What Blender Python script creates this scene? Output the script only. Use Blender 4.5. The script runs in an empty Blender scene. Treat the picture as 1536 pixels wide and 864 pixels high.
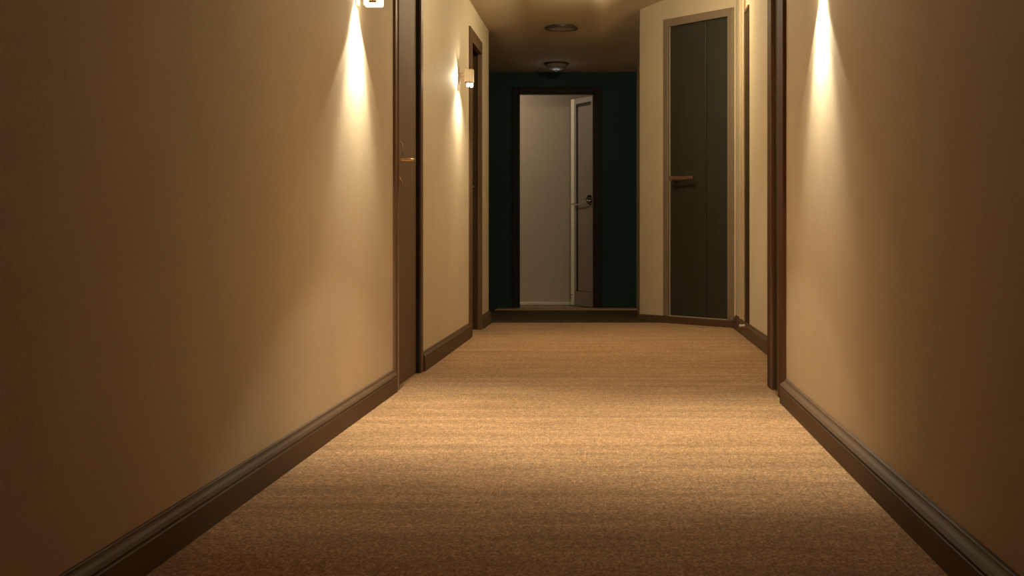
import bpy, bmesh, math
from mathutils import Vector, Matrix

S = bpy.context.scene
COL = S.collection
F, VX, VY, H = 2400.0, 922.0, 350.0, 0.72      # focal length (px), vanishing point, eye height
PI = math.pi
E = dict(nw=20, nm=60, nn=46, nu=1, ng=.5, right=1.0, fw=22, fm=1, fu=1.5, fg=.2, fs=10, hall=44, mid=30, room=13.5, dome=.12)

# ------------------------------------------------------------------ materials
def new_mat(name):
    m = bpy.data.materials.new(name); m.use_nodes = True
    nt = m.node_tree; b = nt.nodes['Principled BSDF']
    return m, nt, b

def nd(nt, kind, **kw):
    n = nt.nodes.new(kind)
    for k, v in kw.items():
        if k in n.inputs: n.inputs[k].default_value = v
        else: setattr(n, k, v)
    return n

def noise(nt, scale, detail=4, rough=.55, stretch=(1, 1, 1)):
    tc = nd(nt, 'ShaderNodeTexCoord'); mp = nd(nt, 'ShaderNodeMapping')
    mp.inputs['Scale'].default_value = stretch
    nt.links.new(tc.outputs['Object'], mp.inputs['Vector'])
    n = nd(nt, 'ShaderNodeTexNoise'); n.inputs['Scale'].default_value = scale
    n.inputs['Detail'].default_value = detail; n.inputs['Roughness'].default_value = rough
    nt.links.new(mp.outputs['Vector'], n.inputs['Vector'])
    return n.outputs['Fac']

def ramp(nt, fac, stops):
    r = nd(nt, 'ShaderNodeValToRGB'); e = r.color_ramp.elements
    while len(e) < len(stops): e.new(.5)
    for i, (p, c) in enumerate(stops):
        e[i].position = p; e[i].color = (*c, 1)
    nt.links.new(fac, r.inputs['Fac']); return r.outputs['Color']

def mul(nt, a, b, f=1.0, mode='MULTIPLY'):
    m = nd(nt, 'ShaderNodeMix', data_type='RGBA', blend_type=mode)
    m.inputs['Factor'].default_value = f
    nt.links.new(a, m.inputs[6]); nt.links.new(b, m.inputs[7]); return m.outputs[2]

def bump(nt, b, h, strength, dist):
    n = nd(nt, 'ShaderNodeBump'); n.inputs['Strength'].default_value = strength
    n.inputs['Distance'].default_value = dist
    nt.links.new(h, n.inputs['Height']); nt.links.new(n.outputs['Normal'], b.inputs['Normal'])

def sc(c, k): return tuple(x * k for x in c)

def plain(name, c, rough=.5, metal=0, var=.12, scale=14, stretch=(1, 1, 1), spec=.4, bmp=0):
    m, nt, b = new_mat(name)
    f = noise(nt, scale, 4, .55, stretch)
    nt.links.new(ramp(nt, f, [(.3, sc(c, 1 - var)), (.7, sc(c, 1 + var))]), b.inputs['Base Color'])
    b.inputs['Roughness'].default_value = rough; b.inputs['Metallic'].default_value = metal
    b.inputs['Specular IOR Level'].default_value = spec
    if bmp: bump(nt, b, f, bmp, .002)
    return m

def wallpaper(name, c, var=.05):
    m, nt, b = new_mat(name)
    big = noise(nt, 1.6, 3, .5)
    col = ramp(nt, big, [(.3, sc(c, 1 - var)), (.7, sc(c, 1 + var))])
    fine = noise(nt, 150, 3, .65, (1, 1, .5))
    grain = ramp(nt, fine, [(.3, (.90,) * 3), (.7, (1.05,) * 3)])
    nt.links.new(mul(nt, col, grain), b.inputs['Base Color'])
    b.inputs['Roughness'].default_value = .75; b.inputs['Specular IOR Level'].default_value = .22
    bump(nt, b, fine, .35, .0015)
    return m

def carpet_mat(name, c):
    m, nt, b = new_mat(name)
    band = noise(nt, 1.0, 6, .65, (.45, 8.0, 1))         # pile sweep across the hall
    c1 = ramp(nt, band, [(.3, sc(c, .77)), (.5, c), (.7, sc(c, 1.23))])
    patch = noise(nt, 3.4, 4, .6, (1, 1.3, 1))
    c2 = ramp(nt, patch, [(.3, (.86, .84, .82)), (.65, (1.05, 1.05, 1.05))])
    fib = noise(nt, 150, 3, .7, (1, .33, 1))
    c3 = ramp(nt, fib, [(.32, (.42, .40, .37)), (.52, (.98, .98, .98)), (.68, (1.6, 1.57, 1.52))])
    tuft = noise(nt, 48, 3, .6, (1, .4, 1))
    c4 = ramp(nt, tuft, [(.3, (.72, .71, .7)), (.7, (1.25, 1.25, 1.25))])
    nt.links.new(mul(nt, mul(nt, mul(nt, c1, c2), c3), c4), b.inputs['Base Color'])
    b.inputs['Roughness'].default_value = .95; b.inputs['Specular IOR Level'].default_value = .08
    b.inputs['Sheen Weight'].default_value = .15; b.inputs['Sheen Roughness'].default_value = .5
    bump(nt, b, fib, .7, .008)
    return m

def glow(name, c, s):
    m, nt, b = new_mat(name)
    b.inputs['Base Color'].default_value = (.9, .85, .75, 1)
    b.inputs['Emission Color'].default_value = (*c, 1); b.inputs['Emission Strength'].default_value = s
    b.inputs['Roughness'].default_value = .4
    return m

M = dict(
    wall=wallpaper('beige_wallpaper', (.64, .535, .385)),
    ceil=wallpaper('ceiling_paint', (.64, .535, .385), .03),
    green=wallpaper('dark_green_paint', (.019, .052, .046), .08),
    room=wallpaper('pale_room_paint', (.62, .55, .46), .03),
    carpet=carpet_mat('tan_carpet', (.455, .282, .147)),
    shaded_floor=plain('shaded_hall_floor', (.075, .042, .022), .7, scale=6, stretch=(.4, 8, 1), var=.35),  # the shade on the end floor is put into this dark brown
    room_floor=plain('room_floor', (.30, .22, .14), .6),
    base=plain('brown_painted_skirting', (.108, .064, .036), .62, scale=4, stretch=(1, .5, 6), var=.08, spec=.14),
    casing=plain('brown_casing', (.13, .072, .038), .48, scale=5, stretch=(8, 8, .6), var=.15, spec=.3),
    casing_red=plain('red_brown_casing', (.082, .034, .011), .7, scale=5, stretch=(8, 8, .6), var=.18, spec=.12),
    bead=plain('pale_bead', (.19, .12, .07), .6, var=.06, spec=.15),
    leaf=plain('brown_door_leaf', (.15, .09, .05), .6, scale=3, stretch=(9, 9, .5), var=.1, spec=.22),
    leaf_dark=plain('dark_brown_door_leaf', (.05, .03, .013), .7, scale=3, stretch=(9, 9, .5), var=.15, spec=.12),
    shadow_gap=plain('black_gap_shade', (.012, .008, .006), .7),  # near-black colour stands in for shade in the door gaps
    green_leaf=plain('dark_olive_laminate', (.036, .036, .026), .5, scale=3, stretch=(7, 7, .4), var=.1, spec=.35),
    metal_frame=plain('brushed_grey_frame', (.30, .225, .165), .45, metal=.25, scale=9, stretch=(6, 6, .3), var=.1),
    brass=plain('polished_brass', (.75, .55, .30), .22, metal=1, var=.04),
    copper=plain('copper_handle', (.20, .105, .065), .5, metal=.3, var=.08),
    steel=plain('polished_steel', (.75, .71, .64), .2, metal=1, var=.03),
    iron=plain('black_iron', (.02, .015, .012), .5, metal=.5),
    dark_casing=plain('dark_umber_casing', (.026, .020, .014), .6, scale=4, stretch=(8, 8, .5), var=.15, spec=.15),
    white_trim=plain('pale_painted_trim', (.86, .82, .72), .4, var=.04),
    grey_trim=plain('grey_painted_trim', (.34, .32, .28), .4, var=.05),
    taupe=plain('taupe_door_panel', (.27, .225, .175), .55, scale=3, stretch=(6, 6, .5), var=.06),
    cream=plain('cream_casing', (.60, .47, .31), .5, var=.05),
    sconce=plain('ivory_metal', (.70, .60, .48), .4, var=.03),
    rim=plain('bronze_rim', (.10, .07, .04), .35, metal=.4),
    glass=glow('lit_frosted_glass', (1, .86, .6), 5),
    bulb=glow('lit_bulb', (1, .88, .65), 14),
    fixture=plain('dark_bronze_fixture', (.06, .042, .028), .45, var=.1),
    fixture_pale=plain('ceiling_toned_cover', (.40, .33, .24), .5, var=.06),
    dome=plain('unlit_glass_dome', (.26, .245, .21), .3, var=.05),
    strip=plain('worn_oak_strip', (.50, .33, .19), .4, scale=5, stretch=(.6, 6, 6), var=.12),
)

# ------------------------------------------------------------------ mesh helpers
class MB:
    def __init__(s): s.bm = bmesh.new()
    def box(s, x0, x1, y0, y1, z0, z1, bev=0, seg=1, mat=None):
        r = bmesh.ops.create_cube(s.bm, size=1)['verts']
        cx, cy, cz = (x0 + x1) / 2, (y0 + y1) / 2, (z0 + z1) / 2
        for v in r:
            v.co = Vector((v.co.x * abs(x1 - x0) + cx, v.co.y * abs(y1 - y0) + cy, v.co.z * abs(z1 - z0) + cz))
        if bev:
            es = list({e for v in r for e in v.link_edges})
            bmesh.ops.bevel(s.bm, geom=es, offset=bev, segments=seg, affect='EDGES', profile=.5)
        return s
    def tube(s, pts, r, n=10):
        pts = [Vector(p) for p in pts]; rings = []
        rr = r if isinstance(r, (list, tuple)) else [r] * len(pts)
        for i, p in enumerate(pts):
            t = (pts[min(i + 1, len(pts) - 1)] - pts[max(i - 1, 0)]).normalized()
            a = t.cross(Vector((0, 0, 1)))
            if a.length < 1e-3: a = t.cross(Vector((1, 0, 0)))
            a.normalize(); b = t.cross(a)
            rings.append([s.bm.verts.new(p + rr[i] * (math.cos(2 * PI * k / n) * a + math.sin(2 * PI * k / n) * b)) for k in range(n)])
        for A, B in zip(rings, rings[1:]):
            for k in range(n): s.bm.faces.new((A[k], A[(k + 1) % n], B[(k + 1) % n], B[k]))
        s.bm.faces.new(rings[0][::-1]); s.bm.faces.new(rings[-1]); return s
    def lathe(s, prof, n=40):                              # profile (radius, z) about the local z axis
        rings = []
        for r, z in prof:
            rings.append([s.bm.verts.new((r * math.cos(2 * PI * k / n), r * math.sin(2 * PI * k / n), z)) for k in range(n)] if r > 1e-6 else [s.bm.verts.new((0, 0, z))])
        for A, B in zip(rings, rings[1:]):
            for k in range(n):
                k2 = (k + 1) % n
                if len(A) == 1 and len(B) == 1: continue
                if len(A) == 1: s.bm.faces.new((A[0], B[k2], B[k]))
                elif len(B) == 1: s.bm.faces.new((A[k], A[k2], B[0]))
                else: s.bm.faces.new((A[k], A[k2], B[k2], B[k]))
        return s
    def sweep(s, prof, p0, p1, nrm, m0=0, m1=0):           # profile (out, up) run from p0 to p1; nrm points into the hall; m = mitre shift per unit out
        p0, p1, nrm = Vector(p0), Vector(p1), Vector(nrm).normalized(); d = (p1 - p0).normalized(); up = Vector((0, 0, 1))
        A = [s.bm.verts.new(p0 + nrm * a + up * b + d * (m0 * a)) for a, b in prof]
        B = [s.bm.verts.new(p1 + nrm * a + up * b + d * (m1 * a)) for a, b in prof]
        n = len(prof)
        for k in range(n): s.bm.faces.new((A[k], A[(k + 1) % n], B[(k + 1) % n], B[k]))
        s.bm.faces.new(A[::-1]); s.bm.faces.new(B); return s
    def build(s, name, mat, parent=None, smooth=False, mtx=None):
        bm = s.bm
        if mtx is not None: bmesh.ops.transform(bm, matrix=mtx, verts=bm.verts)
        bmesh.ops.recalc_face_normals(bm, faces=bm.faces)
        if smooth:
            for f in bm.faces: f.smooth = True
        me = bpy.data.meshes.new(name); bm.to_mesh(me); bm.free(); me.materials.append(mat)
        if smooth:
            me.set_sharp_from_angle(angle=math.radians(40))
        o = bpy.data.objects.new(name, me); COL.objects.link(o)
        if parent: o.parent = parent
        return o

def tag(o, label=None, cat=None, group=None, kind=None):
    for k, v in (('label', label), ('category', cat), ('group', group), ('kind', kind)):
        if v: o[k] = v
    return o
def empty(name, loc=(0, 0, 0), rz=0):
    o = bpy.data.objects.new(name, None); COL.objects.link(o); o.location = loc; o.rotation_euler = (0, 0, rz)
    o.empty_display_size = .1; return o
def struct(o, label, cat): return tag(o, label, cat, kind='structure')

# ------------------------------------------------------------------ the plan of the hall (metres)
XL, XR, XRR = -1.008, .7344, .922                # left wall, near right wall, recessed right wall
YEND_L = 12.80                                   # the left wall ends here
A = Vector((.209, 13.20, 0)); B = Vector((.924, 12.17, 0))   # the slanting wall
YB, XG = 15.29, -1.21                            # dark end wall and dark side wall
TOP = 2.72

def zc(x, y):                                    # the ceiling leans up towards the right and drops towards the end wall
    K = ((-1.35, 2.34), (-1.008, 2.34), (-.68, 2.400), (-.16, 2.420), (.209, 2.61), (2, 2.61))
    for (xa, za), (xb, zb) in zip(K, K[1:]):
        if x <= xb:
            t = max((x - xa) / (xb - xa), 0); z = za + (zb - za) * t * t * (3 - 2 * t); break
    if y > 12.9:
        k = min((y - 12.9) / (YB - 12.9), 1)
        z = z + (2.256 - z) * k
    return z

# left wall with two door openings
w = MB()
for y0, y1 in ((-1.2, 7.36), (8.24, 11.14), (11.97, YEND_L)): w.box(XL - .15, XL, y0, y1, 0, TOP)
for y0, y1 in ((7.36, 8.24), (11.14, 11.97)): w.box(XL - .15, XL, y0, y1, 2.07, TOP)
struct(w.build('wall_left', M['wall']), 'long beige papered wall along the left of the corridor', 'wall')
w = MB().box(XG - .15, XG, YEND_L, YB + .15, 0, TOP); struct(w.build('wall_left_end', M['green']), 'dark green side wall at the far left behind the corner', 'wall')
w = MB().box(XR, XR + .5, -1.2, 7.05, 0, TOP).box(XR, XR + .5, 7.05, 7.36, 2.07, TOP).box(XR, XR + .5, 7.36, 7.53, 0, TOP).box(XR + .1, XR + .5, 7.05, 7.36, 0, 2.07)
struct(w.build('wall_right', M['wall']), 'near beige papered wall on the right of the corridor', 'wall')
w = MB()
w.box(XRR, XRR + .15, 7.53, 10.98, 0, TOP).box(XRR, XRR + .15, 11.24, 12.25, 0, TOP).box(XRR, XRR + .15, 10.98, 11.24, 2.24, TOP).box(XRR, XRR + .15, 10.98, 11.24, 0, .09)
struct(w.build('wall_right_recess', M['wall']), 'set back beige wall beyond the right hand door', 'wall')
# slanting wall, local x along it from A to B, local y into the block behind
ang = math.atan2(B.y - A.y, B.x - A.x); LEN = (B - A).length
MS = Matrix.Translation(A) @ Matrix.Rotation(ang, 4, 'Z')
DL0, DL1, DZ0, DZ1 = .3138 * LEN, .923 * LEN, .06, 2.382
w = MB().box(0, DL0, 0, .14, 0, TOP).box(DL1, LEN + .02, 0, .14, 0, TOP).box(DL0, DL1, 0, .14, DZ1, TOP).box(DL0, DL1, 0, .14, 0, DZ0).box(DL0, DL1, .1, .14, DZ0, DZ1)
struct(w.build('wall_diagonal', M['wall'], mtx=MS), 'slanting beige wall holding the dark olive double door', 'wall')
w = MB().box(A.x, A.x + .12, A.y + .09, YB + .15, 0, TOP); struct(w.build('wall_right_end', M['wall']), 'beige return wall running back from the slanting wall to the end wall', 'wall')
# end wall with the open doorway
OX0, OX1, OZ = -.924, -.191, 2.064
w = MB().box(XG - .15, OX0, YB, YB + .12, 0, TOP).box(OX1, .35, YB, YB + .12, 0, TOP).box(OX0, OX1, YB, YB + .12, OZ, TOP)
struct(w.build('wall_back', M['green']), 'dark green end wall around the open doorway', 'wall')
w = MB().box(XL - .15, XR + .5, -1.35, -1.2, 0, TOP); struct(w.build('wall_front', M['wall']), 'beige wall closing the near end of the corridor', 'wall')
# room beyond
w = MB().box(-2.6, .5, 16.07, 16.2, 0, 2.6); struct(w.build('wall_room', M['room']), 'pale wall of the room seen through the open doorway', 'wall')
w = MB().box(-2.7, -2.6, YB + .12, 16.2, 0, 2.6).box(.4, .5, YB + .12, 16.2, 0, 2.6).box(-2.6, -1.23, YB, YB + .12, 0, 2.6)
struct(w.build('wall_room_side', M['room']), 'pale side walls of the room beyond the open doorway', 'wall')
w = MB().box(-2.7, .5, YB + .0, 16.2, 2.5, 2.6); struct(w.build('ceiling_room', M['room']), 'pale ceiling of the room beyond the open doorway', 'ceiling')

# floors
def slab(name, x0, x1, y0, y1, z, mat, label, cat='floor'):
    m = MB().box(x0, x1, y0, y1, z - .06, z); return struct(m.build(name, mat), label, cat)
slab('floor', XL - .15, 1.3, -1.35, 12.90, 0, M['carpet'], 'tan pile carpet running down the corridor')
slab('floor_end', XG - .15, 1.3, 12.90, YB + .0, -.002, M['shaded_floor'], 'floor of the unlit end of the hall, its shade put into the dark brown colour')
slab('floor_room', -2.7, .5, YB, 16.2, -.004, M['room_floor'], 'light brown floor of the room beyond the doorway')
t = MB().box(XG + .09, A.x, 14.96, 15.27, -.002, .010, .004, 2)
struct(t.build('trim_1', M['strip']), 'pale worn wooden strip across the floor in front of the open doorway', 'threshold')

# ceiling: one smooth surface with thickness
bm = bmesh.new(); xs = [XG - .15 + i * (1.3 + 1.36) / 80 for i in range(81)]
ys = [-1.35, 2, 5, 8, 10, 11.5, 12.3, 12.7, 12.9, 13.2, 13.6, 14, 14.4, 14.8, 15.1, YB + .1]
g = [[bm.verts.new((x, y, zc(x, y))) for x in xs] for y in ys]; gt = [[bm.verts.new((x, y, 2.9)) for x in xs] for y in ys]
for j in range(len(ys) - 1):
    for i in range(len(xs) - 1):
        bm.faces.new((g[j][i], g[j + 1][i], g[j + 1][i + 1], g[j][i + 1])); bm.faces.new((gt[j][i], gt[j][i + 1], gt[j + 1][i + 1], gt[j + 1][i]))
for j in range(len(ys) - 1):
    for i in (0, len(xs) - 1): bm.faces.new((g[j][i], g[j + 1][i], gt[j + 1][i], gt[j][i]))
for i in range(len(xs) - 1):
    for j in (0, len(ys) - 1): bm.faces.new((g[j][i], g[j][i + 1], gt[j][i + 1], gt[j][i]))
m = MB(); m.bm.free(); m.bm = bm
struct(m.build('ceiling', M['ceil'], smooth=True), 'plain beige ceiling darkening towards the end of the hall', 'ceiling')

# skirting boards
BB = [(0, 0), (.022, 0), (.022, .066), (.0185, .0685), (.0185, .071), (.0215, .0735), (.0215, .0765), (.017, .084), (.011, .0895), (.0085, .0935), (.007, .0985), (.005, .1), (0, .1)]
BB2 = [(a * 1.5, b) for a, b in BB]
BBL = [(0, 0), (.024, 0), (.024, .05), (.018, .056), (0, .056)]
def skirt(name, runs, mat, label):
    m = MB()
    for r in runs: m.sweep(*r)
    return struct(m.build(name, mat), label, 'skirting board')
skirt('baseboard_left', [(BB, (XL, -1.2, 0), (XL, 7.27, 0), (1, 0, 0))], M['base'], 'brown moulded skirting at the foot of the near left wall')
skirt('baseboard_left_far', [(BB, (XL, 8.335, 0), (XL, 11.045, 0), (1, 0, 0)), (BB, (XL, 12.065, 0), (XL, YEND_L, 0), (1, 0, 0))], M['base'], 'brown moulded skirting along the left wall past the brown door')
skirt('baseboard_right', [(BB2, (XR, -1.2, 0), (XR, 6.80, 0), (-1, 0, 0))], M['base'], 'brown moulded skirting at the foot of the near right wall')
skirt('baseboard_right_far', [(BB, (XRR, 7.53, 0), (XRR, 12.14, 0), (-1, 0, 0))], M['base'], 'brown skirting along the set back right wall')
n_s = Vector((math.sin(ang), -math.cos(ang), 0))
P = lambda u, z=0: Vector((A.x + math.cos(ang) * u, A.y + math.sin(ang) * u, z))
skirt('baseboard_diagonal', [(BBL, P(0), P(LEN - .012), n_s)], M['base'], 'low brown plinth at the foot of the slanting wall and its double door')
GB = [(0, 0), (.012, 0), (.012, .085), (.004, .09), (0, .09)]
skirt('baseboard_back', [(GB, (XG + .012, YB, 0), (-.976, YB, 0), (0, -1, 0)), (GB, (-.119, YB, 0), (A.x, YB, 0), (0, -1, 0)), (GB, (XG, YEND_L, 0), (XG, YB, 0), (1, 0, 0))], M['green'], 'dark green skirting at the foot of the end wall')
m = MB().box(-2.6, .4, 16.055, 16.07, 0, .03, .003)
struct(m.build('baseboard_room', M['white_trim']), 'pale skirting of the room beyond the open doorway', 'skirting board')

# ------------------------------------------------------------------ door sets on side walls
# local frame: x along the wall away from the viewer, y out of the wall into the hall, z up
def frame_of(x, y0, side):                       # side +1: wall on the left (hall at +x)
    if side > 0: return Matrix(((0, 1, 0, x), (1, 0, 0, y0), (0, 0, 1, 0), (0, 0, 0, 1)))
    return Matrix(((0, -1, 0, x), (1, 0, 0, y0), (0, 0, 1, 0), (0, 0, 0, 1)))

# left brown door
mt = frame_of(XL, 7.36, 1); W = .88
d1 = struct(empty('door_1', (XL, 7.36, 0)), 'plain brown door with a brass lever in the near left wall', 'door')
def put(mb, name, mat, parent, mtx, smooth=False, label=None):
    inv = Matrix.Translation(parent.location) @ parent.rotation_euler.to_matrix().to_4x4()
    o = mb.build(name, mat, parent, smooth, inv.inverted() @ mtx)
    if label: o['label'] = label
    return o
def casing_set(parent, mt, W, Ht, cw, mats, th=.012, far_bead=True):
    c = MB()
    for x0, x1, z0, z1 in ((-cw, 0, 0, Ht + cw), (W, W + cw, 0, Ht + cw), (0, W, Ht, Ht + cw)):
        c.box(x0, x1, -.002, th, z0, z1, .003, 2)
    o = put(c, 'door_casing', mats[0], parent, mt)
    b = MB()
    for x0, x1, z0, z1 in ((-.014, .012, 0, Ht), (W - .012, W + .014, 0, Ht), (-.014, W + .014, Ht - .012, Ht + .014)):
        if x0 > W / 2 and not far_bead: continue
        b.box(x0, x1, -.02, th + .006, z0, z1, .005, 2)
    put(b, 'casing_bead', mats[1], parent, mt)
    j = MB()
    for x0, x1, z0, z1 in ((0, .006, 0, Ht), (W - .006, W, 0, Ht), (0, W, Ht - .006, Ht)): j.box(x0, x1, -.13, -.004 if far_bead else .003, z0, z1)
    put(j, 'door_jamb', mats[2], parent, mt)
casing_set(d1, mt, W, 2.07, .085, (M['casing'], M['bead'], M['shadow_gap']), far_bead=False)
put(MB().box(.014, W - .012, -.06, -.014, .004, 2.05, .003), 'door_leaf', M['leaf'], d1, mt)
put(MB().box(W - .013, W - .005, -.07, -.018, .004, 2.05), 'door_stop', M['shadow_gap'], d1, mt, label='black strip standing in for the shaded gap beside the brown door leaf')  # black strip set where the gap falls into shade
hz = 1.062
h = put(MB().box(.045, .085, -.015, -.006, hz - .12, hz + .10, .003, 2), 'handle_plate', M['brass'], d1, mt, label='narrow brass back plate')
put(MB().tube([(.066, 0, hz), (.066, .050, hz), (.070, .060, hz), (.080, .064, hz), (.12, .066, hz + .001), (.19, .064, hz - .001), (.20, .058, hz - .001)], [.009, .008, .008, .008, .0075, .007, .005], 12), 'door_handle', M['brass'], d1, mt, True, 'brass lever handle')
put(MB().tube([(.062, .0, hz + .085), (.062, .014, hz + .083), (.062, .024, hz + .07), (.063, .026, hz + .045), (.064, .024, hz + .02)], [.004, .004, .004, .0035, .003], 8), 'thumb_latch', M['steel'], d1, mt, True, 'bright curved latch above the lever')
put(MB().tube([(.062, .0, hz - .08), (.062, .012, hz - .085), (.065, .018, hz - .10), (.085, .022, hz - .125)], [.004, .004, .0035, .003], 8), 'key', M['brass'], d1, mt, True, 'small brass key below the lever')

# far left door
mt = frame_of(XL, 11.14, 1)
d2 = struct(empty('door_2', (XL, 11.14, 0)), 'dark brown door in the left wall just past the lit wall lamp', 'door')
casing_set(d2, mt, .83, 2.07, .085, (M['casing'], M['casing'], M['leaf_dark']))
put(MB().box(.01, .82, -.09, -.045, .004, 2.06, .003).box(.12, .71, -.045, -.04, .25, .95, .004).box(.12, .71, -.045, -.04, 1.1, 1.95, .004), 'door_leaf', M['leaf_dark'], d2, mt)
put(MB().tube([(.07, -.045, 1.05), (.07, .0, 1.05), (.08, .008, 1.05), (.18, .008, 1.05)], .008, 10), 'door_handle', M['brass'], d2, mt, True)

# right brown door in the near right wall's end
mt = frame_of(XR, 6.83, -1)
d3 = struct(empty('door_3', (XR, 6.83, 0)), 'narrow reddish brown door with ribbed casing at the end of the near right wall', 'door')
c = MB()
for x0, x1 in ((.015, .205), (.55, .70)): c.box(x0, x1, -.002, .016, 0, 2.3, .004, 2)
c.box(.205, .55, -.002, .016, 2.07, 2.3, .004, 2)
put(c, 'door_casing', M['casing_red'], d3, mt)
b = MB()
for x0, x1 in ((.20, .22), (.53, .55)): b.box(x0, x1, -.02, .017, 0, 2.09, .005, 2)
b.box(.19, .56, -.02, .017, 2.06, 2.09, .005, 2)
put(b, 'casing_bead', M['bead'], d3, mt, label='paler bead around the leaf')
put(MB().box(.22, .53, -.08, -.004, .004, 2.07, .003), 'door_leaf', M['leaf_dark'], d3, mt, label='dark brown flush leaf')
# the free end of the wall, cased as well
put(MB().box(.692, .704, -.18, .016, 0, 2.3, .003), 'end_board', M['casing_red'], d3, mt)

# tall slot door in the recessed right wall
mt = frame_of(XRR, 10.98, -1)
d4 = struct(empty('door_4', (XRR, 10.98, .09)), 'slim brown door strip with cream casing in the set back right wall', 'door')
put(MB().box(-.035, .27, -.08, .007, .101, 2.26, .003), 'door_leaf', M['leaf_dark'], d4, mt)
c = MB().box(.275, .62, -.002, .010, .10, 2.62, .004).box(.275, .31, .008, .018, .10, 2.62, .004).box(.575, .62, .008, .018, .10, 2.62, .004)
put(c, 'door_casing', M['cream'], d4, mt)
put(MB().box(-.035, .27, -.02, .012, 2.26, 2.285, .002), 'head_strip', M['casing'], d4, mt)
ds = empty('door_stop', (XRR - .022, 11.02, .085))
tag(ds, 'small pale door stop on the skirting below the slim brown door', 'door stop')
put(MB().box(-.006, .0, -.014, .014, -.016, .016, .004, 2), 'mounting_plate', M['steel'], ds, Matrix.Translation(ds.location))
put(MB().tube([(-.004, 0, 0), (-.03, 0, -.002), (-.042, 0, -.002)], [.008, .008, .011], 12), 'bumper', M['white_trim'], ds, Matrix.Translation(ds.location), True)

# ------------------------------------------------------------------ dark olive double door in the slanting wall (local x along, -y into hall)
d5 = struct(empty('door_5', tuple(P(DL0)), ang), 'tall dark olive double door with a copper bar handle in the slanting wall', 'door')
seam = .693 * LEN; g = .006
put(MB().box(DL0 + g, seam - g, .012, .055, DZ0 + .004, DZ1 - .004, .002), 'door_leaf', M['green_leaf'], d5, MS, label='wider olive leaf carrying the handle')
put(MB().box(seam + g, DL1 - g, .012, .055, DZ0 + .004, DZ1 - .004, .002), 'door_leaf', M['green_leaf'], d5, MS, label='narrower olive leaf on the right')
put(MB().box(DL0, DL1, .05, .09, DZ0, DZ1).box(seam - g, seam + g, .018, .052, DZ0 + .004, DZ1 - .004), 'rebate', M['shadow_gap'], d5, MS)  # black strip in the seam paints its shade
fw = .062
put(MB().box(DL0 - fw, DL0, -.010, .012, DZ0 - .003, DZ1 + fw, .003, 2).box(DL1, DL1 + fw + .01, -.010, .012, DZ0 - .003, DZ1 + fw, .003, 2).box(DL0, DL1, -.010, .012, DZ1, DZ1 + fw, .003, 2), 'door_frame', M['metal_frame'], d5, MS, label='brushed grey brown frame')
hx0, hx1, hz = .395 * LEN, .62 * LEN, 1.158
hb = MB().box(hx0, hx1, -.062, -.048, hz - .013, hz + .013, .004, 2).box(hx0 - .004, hx0 + .030, -.066, .012, hz - .019, hz + .019, .004, 2)
put(hb, 'door_handle', M['copper'], d5, MS, label='long flat copper bar handle')

# ------------------------------------------------------------------ open doorway in the end wall
d6 = struct(empty('door_6', (OX1, YB, 0)), 'pale half open door in the dark framed doorway of the end wall', 'door')
ID = Matrix.Identity(4)
c = MB()
for x0, x1, z0, z1 in ((-.976, OX0 + .004, 0, 2.12), (OX1 - .004, -.119, 0, 2.12), (OX0 + .004, OX1 - .004, OZ - .004, 2.12)): c.box(x0, x1, YB - .018, YB, z0, z1, .004, 2)
for x0, x1, z0, z1 in ((-.976, -.964, 0, 2.12), (-.137, -.119, 0, 2.12), (-.976, -.119, 2.106, 2.12)): c.box(x0, x1, YB - .028, YB - .015, z0, z1, .003, 2)
put(c, 'door_casing', M['dark_casing'], d6, ID)
j = MB().box(OX0 - .001, OX0 + .012, YB - .002, YB + .122, 0, OZ).box(OX1 - .012, OX1 + .001, YB - .002, YB + .122, 0, OZ).box(OX0, OX1, YB - .002, YB + .122, OZ - .012, OZ + .001)
put(j, 'door_jamb', M['dark_casing'], d6, ID)
# the leaf: local x from hinge to free edge, +y the face seen from the hall
hin = Vector((OX1 - .016, YB + .09, 0)); fre = Vector((-.425, 15.86, 0)); dv = (fre - hin); LW = dv.length
la = math.atan2(dv.y, dv.x); ML = Matrix.Translation(hin) @ Matrix.Rotation(la, 4, 'Z')
L0, L1 = .012, 2.045
lf = put(MB().box(0, LW, -.04, -.004, L0, L1, .002), 'door_leaf', M['taupe'], d6, ML)
put(MB().box(LW - .075, LW, -.006, .010, L0, L1, .003, 2), 'edge_stile', M['white_trim'], d6, ML, label='pale stile along the free edge')
put(MB().box(LW - .115, LW - .075, -.006, .006, .15, L1 - .05, .003).box(.0, LW - .075, -.006, .008, L1 - .055, L1, .003), 'inner_rail', M['grey_trim'], d6, ML, label='grey rail inside the pale stile and across the top')
put(MB().box(LW - .165, LW - .115, -.006, -.0025, .15, L1 - .055).box(.04, LW - .115, -.006, -.0025, L1 - .085, L1 - .055), 'groove', M['shadow_gap'], d6, ML, label='black groove around the panel')
put(MB().box(.04, LW - .165, -.005, .002, .155, L1 - .085, .002), 'door_panel', M['taupe'], d6, ML)
put(MB().box(.0, .04, -.006, .006, .012, L1 - .05, .002), 'hinge_stile', M['taupe'], d6, ML)
put(MB().box(.04, LW - .075, -.006, .006, .012, .146, .003), 'kick_rail', M['taupe'], d6, ML)
hz = 1.01
pts = []
for i in range(11):
    u = i / 10; pts.append((LW - .10 - u * .40, .045, hz - .018 * math.sin(PI * min(u * 1.3, 1)) + .022 * u))
pts = [(LW - .095, .004, hz), (LW - .095, .035, hz)] + pts + [(LW - .51, .035, hz + .024), (LW - .515, .004, hz + .024)]
put(MB().tube(pts, .0075, 10), 'pull_handle', M['steel'], d6, ML, True, 'thin sagging silver bar handle')
put(MB().box(LW - .11, LW - .08, .004, .016, hz - .015, hz + .015, .004, 2), 'handle_rose', M['steel'], d6, ML)
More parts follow.
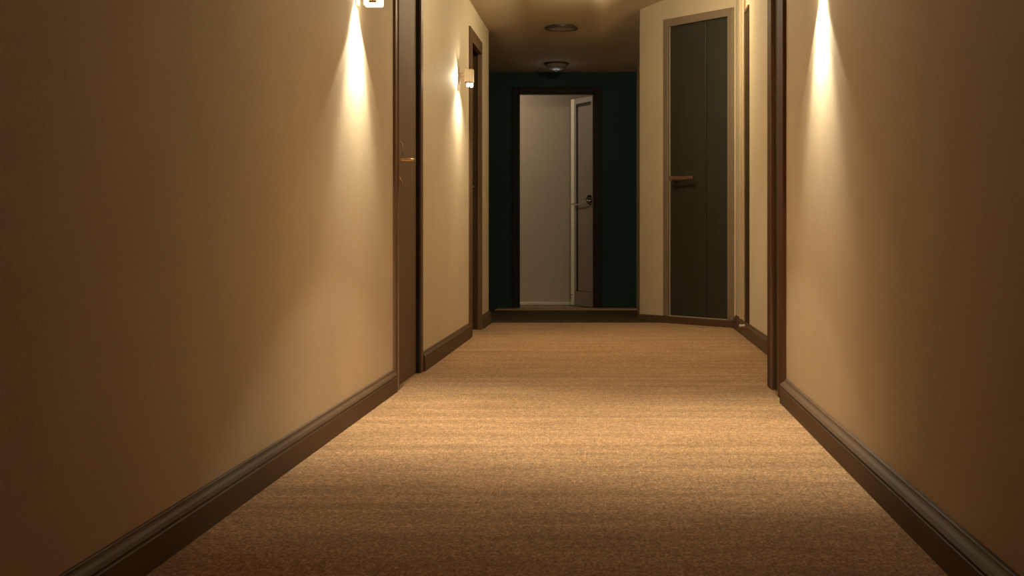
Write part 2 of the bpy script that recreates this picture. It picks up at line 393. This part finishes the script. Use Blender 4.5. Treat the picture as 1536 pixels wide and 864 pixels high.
k = MB().box(.008, .05, .004, .03, 1.015, 1.05, .006, 2).box(.03, .075, .004, .035, 1.065, 1.09, .008, 2).tube([(.03, .02, 1.05), (.06, .045, 1.06), (.05, .05, 1.035), (.02, .045, 1.01), (.01, .02, 1.0)], .007, 8)
put(k, 'latch', M['iron'], d6, ML, label='black iron latch by the hinge side')
put(MB().tube([(LW - .05, .008, .115), (LW - .05, .03, .115), (LW - .05, .034, .10), (LW - .05, .03, .07)], [.008, .008, .009, .006], 10), 'floor_bolt', M['steel'], d6, ML, True)

# ------------------------------------------------------------------ wall lamps
def point(name, loc, power, color, rad, parent=None):
    l = bpy.data.lights.new(name, 'POINT'); l.energy = power; l.color = color; l.shadow_soft_size = rad
    o = bpy.data.objects.new(name, l); COL.objects.link(o); o.parent = parent; o.location = loc; return o
WARM = (1.0, .88, .64)
WARMER = (1.0, .86, .55)
def spot(name, parent, loc, power, size, blend, rot=(0, 0, 0), rad=.012):
    l = bpy.data.lights.new(name, 'SPOT'); l.energy = power; l.spot_size = math.radians(size); l.spot_blend = blend
    l.color = WARM; l.shadow_soft_size = rad
    o = bpy.data.objects.new(name, l); COL.objects.link(o); o.parent = parent; o.location = loc; o.rotation_euler = rot; return o

def wall_lamp(x, y, z, side, label, bw, bh, k=1.0, up=1.0, tube=False, spill=1.0):
    # local: x out of the wall (side * world x), y along the wall, z up
    r = empty('wall_lamp', (x, y, z), 0 if side > 0 else PI)
    tag(r, label, 'wall lamp', 'warm wall lamps of the corridor')
    def p(mb, n, mt, sm=False, lab=None):
        o = mb.build(n, mt, r, sm)
        if lab: o['label'] = lab
        return o
    x0 = .033; xm = x0 + .035; x1 = x0 + .07
    p(MB().box(0, .008, -.04, .04, -.01, bh + .01, .003, 2), 'back_plate', M['sconce'])
    p(MB().box(.006, xm, -.012, .012, bh * .4, bh * .4 + .03, .003), 'arm', M['sconce'])
    p(MB().box(xm - bw / 2, xm + bw / 2, -.040, .020, 0, bh, .004, 2), 'lamp_body', M['sconce'])
    p(MB().box(xm - bw / 2 + .002, xm + bw / 2 - .002, -.041, .021, -.004, .0025, .0015), 'rim', M['rim'], lab='dark rim under the lamp body')
    return r, p, xm

def near_lamp(x, y, z, side, label, e):
    r, p, xm = wall_lamp(x, y, z, side, label, .034, .11)
    # lit glass cup wrapping round the body
    g = MB().box(xm - .034, xm + .034, -.042, .022, -.014, -.004, .005, 3).box(xm - .034, xm - .021, -.042, .022, -.009, .11, .004, 2).box(xm + .021, xm + .034, -.042, .022, -.009, .11, .004, 2)
    p(g, 'glass_shade', M['glass'], True, 'lit frosted glass cup')
    spot('wide_beam', r, (.060, 0, -.030), E['nw'] * e, 120, .12)
    spot('middle_beam', r, (.060, 0, -.030), E['nm'] * e, 100, .6)
    sy = -.030 if side > 0 else .030
    spot('wall_wash', r, (.023, sy, .020), E['nn'] * e, 112, .75, (0, 0, 0), .006)       # from the slot between cup and wall
    spot('up_beam', r, (.067, 0, .125), E['nu'] * e, 130, .6, (PI, 0, 0))
    point('glow', (.115, 0, -.03), E['ng'] * e, WARM, .03, r)
    return r
def far_lamp(x, y, z, side, label, e):
    r, p, xm = wall_lamp(x, y, z, side, label, .056, .085)
    for dy in (-.014, .016):
        p(MB().lathe([(0, -.030), (.006, -.029), (.010, -.022), (.010, -.012), (.006, -.006), (.006, -.004)], 16), 'bulb', M['bulb'], True).location = (xm + (.012 if dy > 0 else -.008), dy, 0)
    spot('side_beam', r, (.045, -.05, .03), E['fs'], 120, .9, (-PI / 2, 0, 0))
    spot('wide_beam', r, (.13, -.05, -.02), E['fw'], 150, .5)
    spot('middle_beam', r, (.13, -.05, -.02), E['fm'], 90, .7)
    spot('up_beam', r, (.13, -.05, .09), E['fu'], 150, .6, (PI, 0, 0))
    point('glow', (.13, -.02, -.02), E['fg'], WARM, .03, r)
    return r
ZL = .72 + (VY - 4.5) / F * 6.25
near_lamp(XL, 6.25, ZL, 1, 'lit wall lamp with a glowing cup, high beside the brown left door', 1)
near_lamp(XR, 5.68, ZL, -1, 'lit wall lamp high on the near right wall throwing a cone of light', E['right'])
far_lamp(XL, 10.36, .72 + (VY - 124) / F * 10.36, 1, 'small boxy lit wall lamp beside the far left door', 1)

# ------------------------------------------------------------------ ceiling fixtures
def on_ceiling(px, py):
    best = None
    for i in range(4000):
        d = 10.5 + i * .0012; x = (px - VX) * d / F; z = .72 + (VY - py) * d / F
        if best is None or abs(z - zc(x, d)) < best[0]: best = (abs(z - zc(x, d)), x, d)
    return best[1], best[2], zc(best[1], best[2])
def tilt(x, y):
    e = .02; return (math.atan((zc(x, y + e) - zc(x, y - e)) / (2 * e)), -math.atan((zc(x + e, y) - zc(x - e, y)) / (2 * e)), 0)
def added_dome(x, y, e, label):  # lamps added out of view to brighten the middle and far corridor
    c0 = empty('added_ceiling_lamp', (x, y, zc(x, y))); c0.rotation_euler = tilt(x, y)
    tag(c0, label, 'ceiling light', 'added dome lamps over the corridor, out of view')
    MB().lathe([(.128, .006), (.134, -.002), (.134, -.014), (.128, -.018), (.118, -.016), (.118, 0)], 48).build('rim', M['fixture'], c0, True)
    MB().lathe([(.119, -.014), (.112, -.032), (.092, -.052), (.055, -.066), (0, -.071)], 48).build('glass_dome', M['glass'], c0, True)
    point('added_lamp_glow', (0, 0, -.105), e, WARMER, .06, c0)
added_dome(-.02, 11.15, E['hall'], 'added lit glass dome lamp, out of view on the ceiling in front of the slanting wall')
added_dome(-.10, 8.3, E['mid'], 'added lit glass dome lamp, out of view on the ceiling between the two brown doors')
x, y, z = on_ceiling(842, 40)
c1 = empty('ceiling_disc', (x, y, z)); c1.location.z -= .012
tag(c1, 'flat unlit round cover on the ceiling, nearer to the viewer', 'ceiling light')
MB().lathe([(.116, .05), (.116, -.004)], 48).build('mounting_collar', M['fixture'], c1, True)
MB().lathe([(.133, .004), (.137, -.004), (.134, -.010), (.124, -.012), (.120, -.008), (.120, .002)], 48).build('rim', M['fixture'], c1, True)
MB().lathe([(.121, -.006), (.10, -.011), (.05, -.0135), (0, -.014)], 48).build('cover', M['fixture_pale'], c1, True)
x, y, z = on_ceiling(834.5, 95)
c2 = empty('ceiling_dome', (x, y, z)); c2.rotation_euler = tilt(x, y)
tag(c2, 'small grey glass dome light on the ceiling before the end wall', 'ceiling light')
MB().lathe([(.108, .006), (.114, -.002), (.114, -.012), (.108, -.016), (.100, -.014), (.100, 0)], 48).build('rim', M['fixture'], c2, True)
MB().lathe([(.101, -.012), (.096, -.028), (.08, -.046), (.05, -.060), (.022, -.065), (0, -.066)], 48).build('glass_dome', M['dome'], c2, True)
MB().lathe([(0, -.064), (.012, -.066), (.012, -.072), (.005, -.076), (0, -.076)], 16).build('finial', M['fixture'], c2, True)

# ------------------------------------------------------------------ other lamps of the place
point('room_lamp', (-1.75, 15.72, 2.15), E['room'], (1, .84, .66), .08)
point('dome_bulb', (c2.location.x, c2.location.y - .0, c2.location.z - .10), E['dome'], (.85, .9, 1), .05)

wd = bpy.data.worlds.new('World'); S.world = wd; wd.use_nodes = True
wd.node_tree.nodes['Background'].inputs[0].default_value = (.02, .015, .01, 1)

# ------------------------------------------------------------------ camera
cam = bpy.data.cameras.new('camera'); co = bpy.data.objects.new('camera', cam); COL.objects.link(co)
co.location = (0, 0, H); co.rotation_euler = (PI / 2, 0, 0)
cam.sensor_width = 36; cam.lens = 36 * F / 1536
cam.shift_x = -(VX - 768) / 1536; cam.shift_y = -(432 - VY) / 1536
cam.clip_start = .05
S.camera = co
S.view_settings.view_transform = 'Standard'; S.view_settings.look = 'None'
S.view_settings.gamma = 1; S.view_settings.use_curve_mapping = False
S.view_settings.exposure = 0
S.cycles.max_bounces = 12; S.cycles.diffuse_bounces = 8
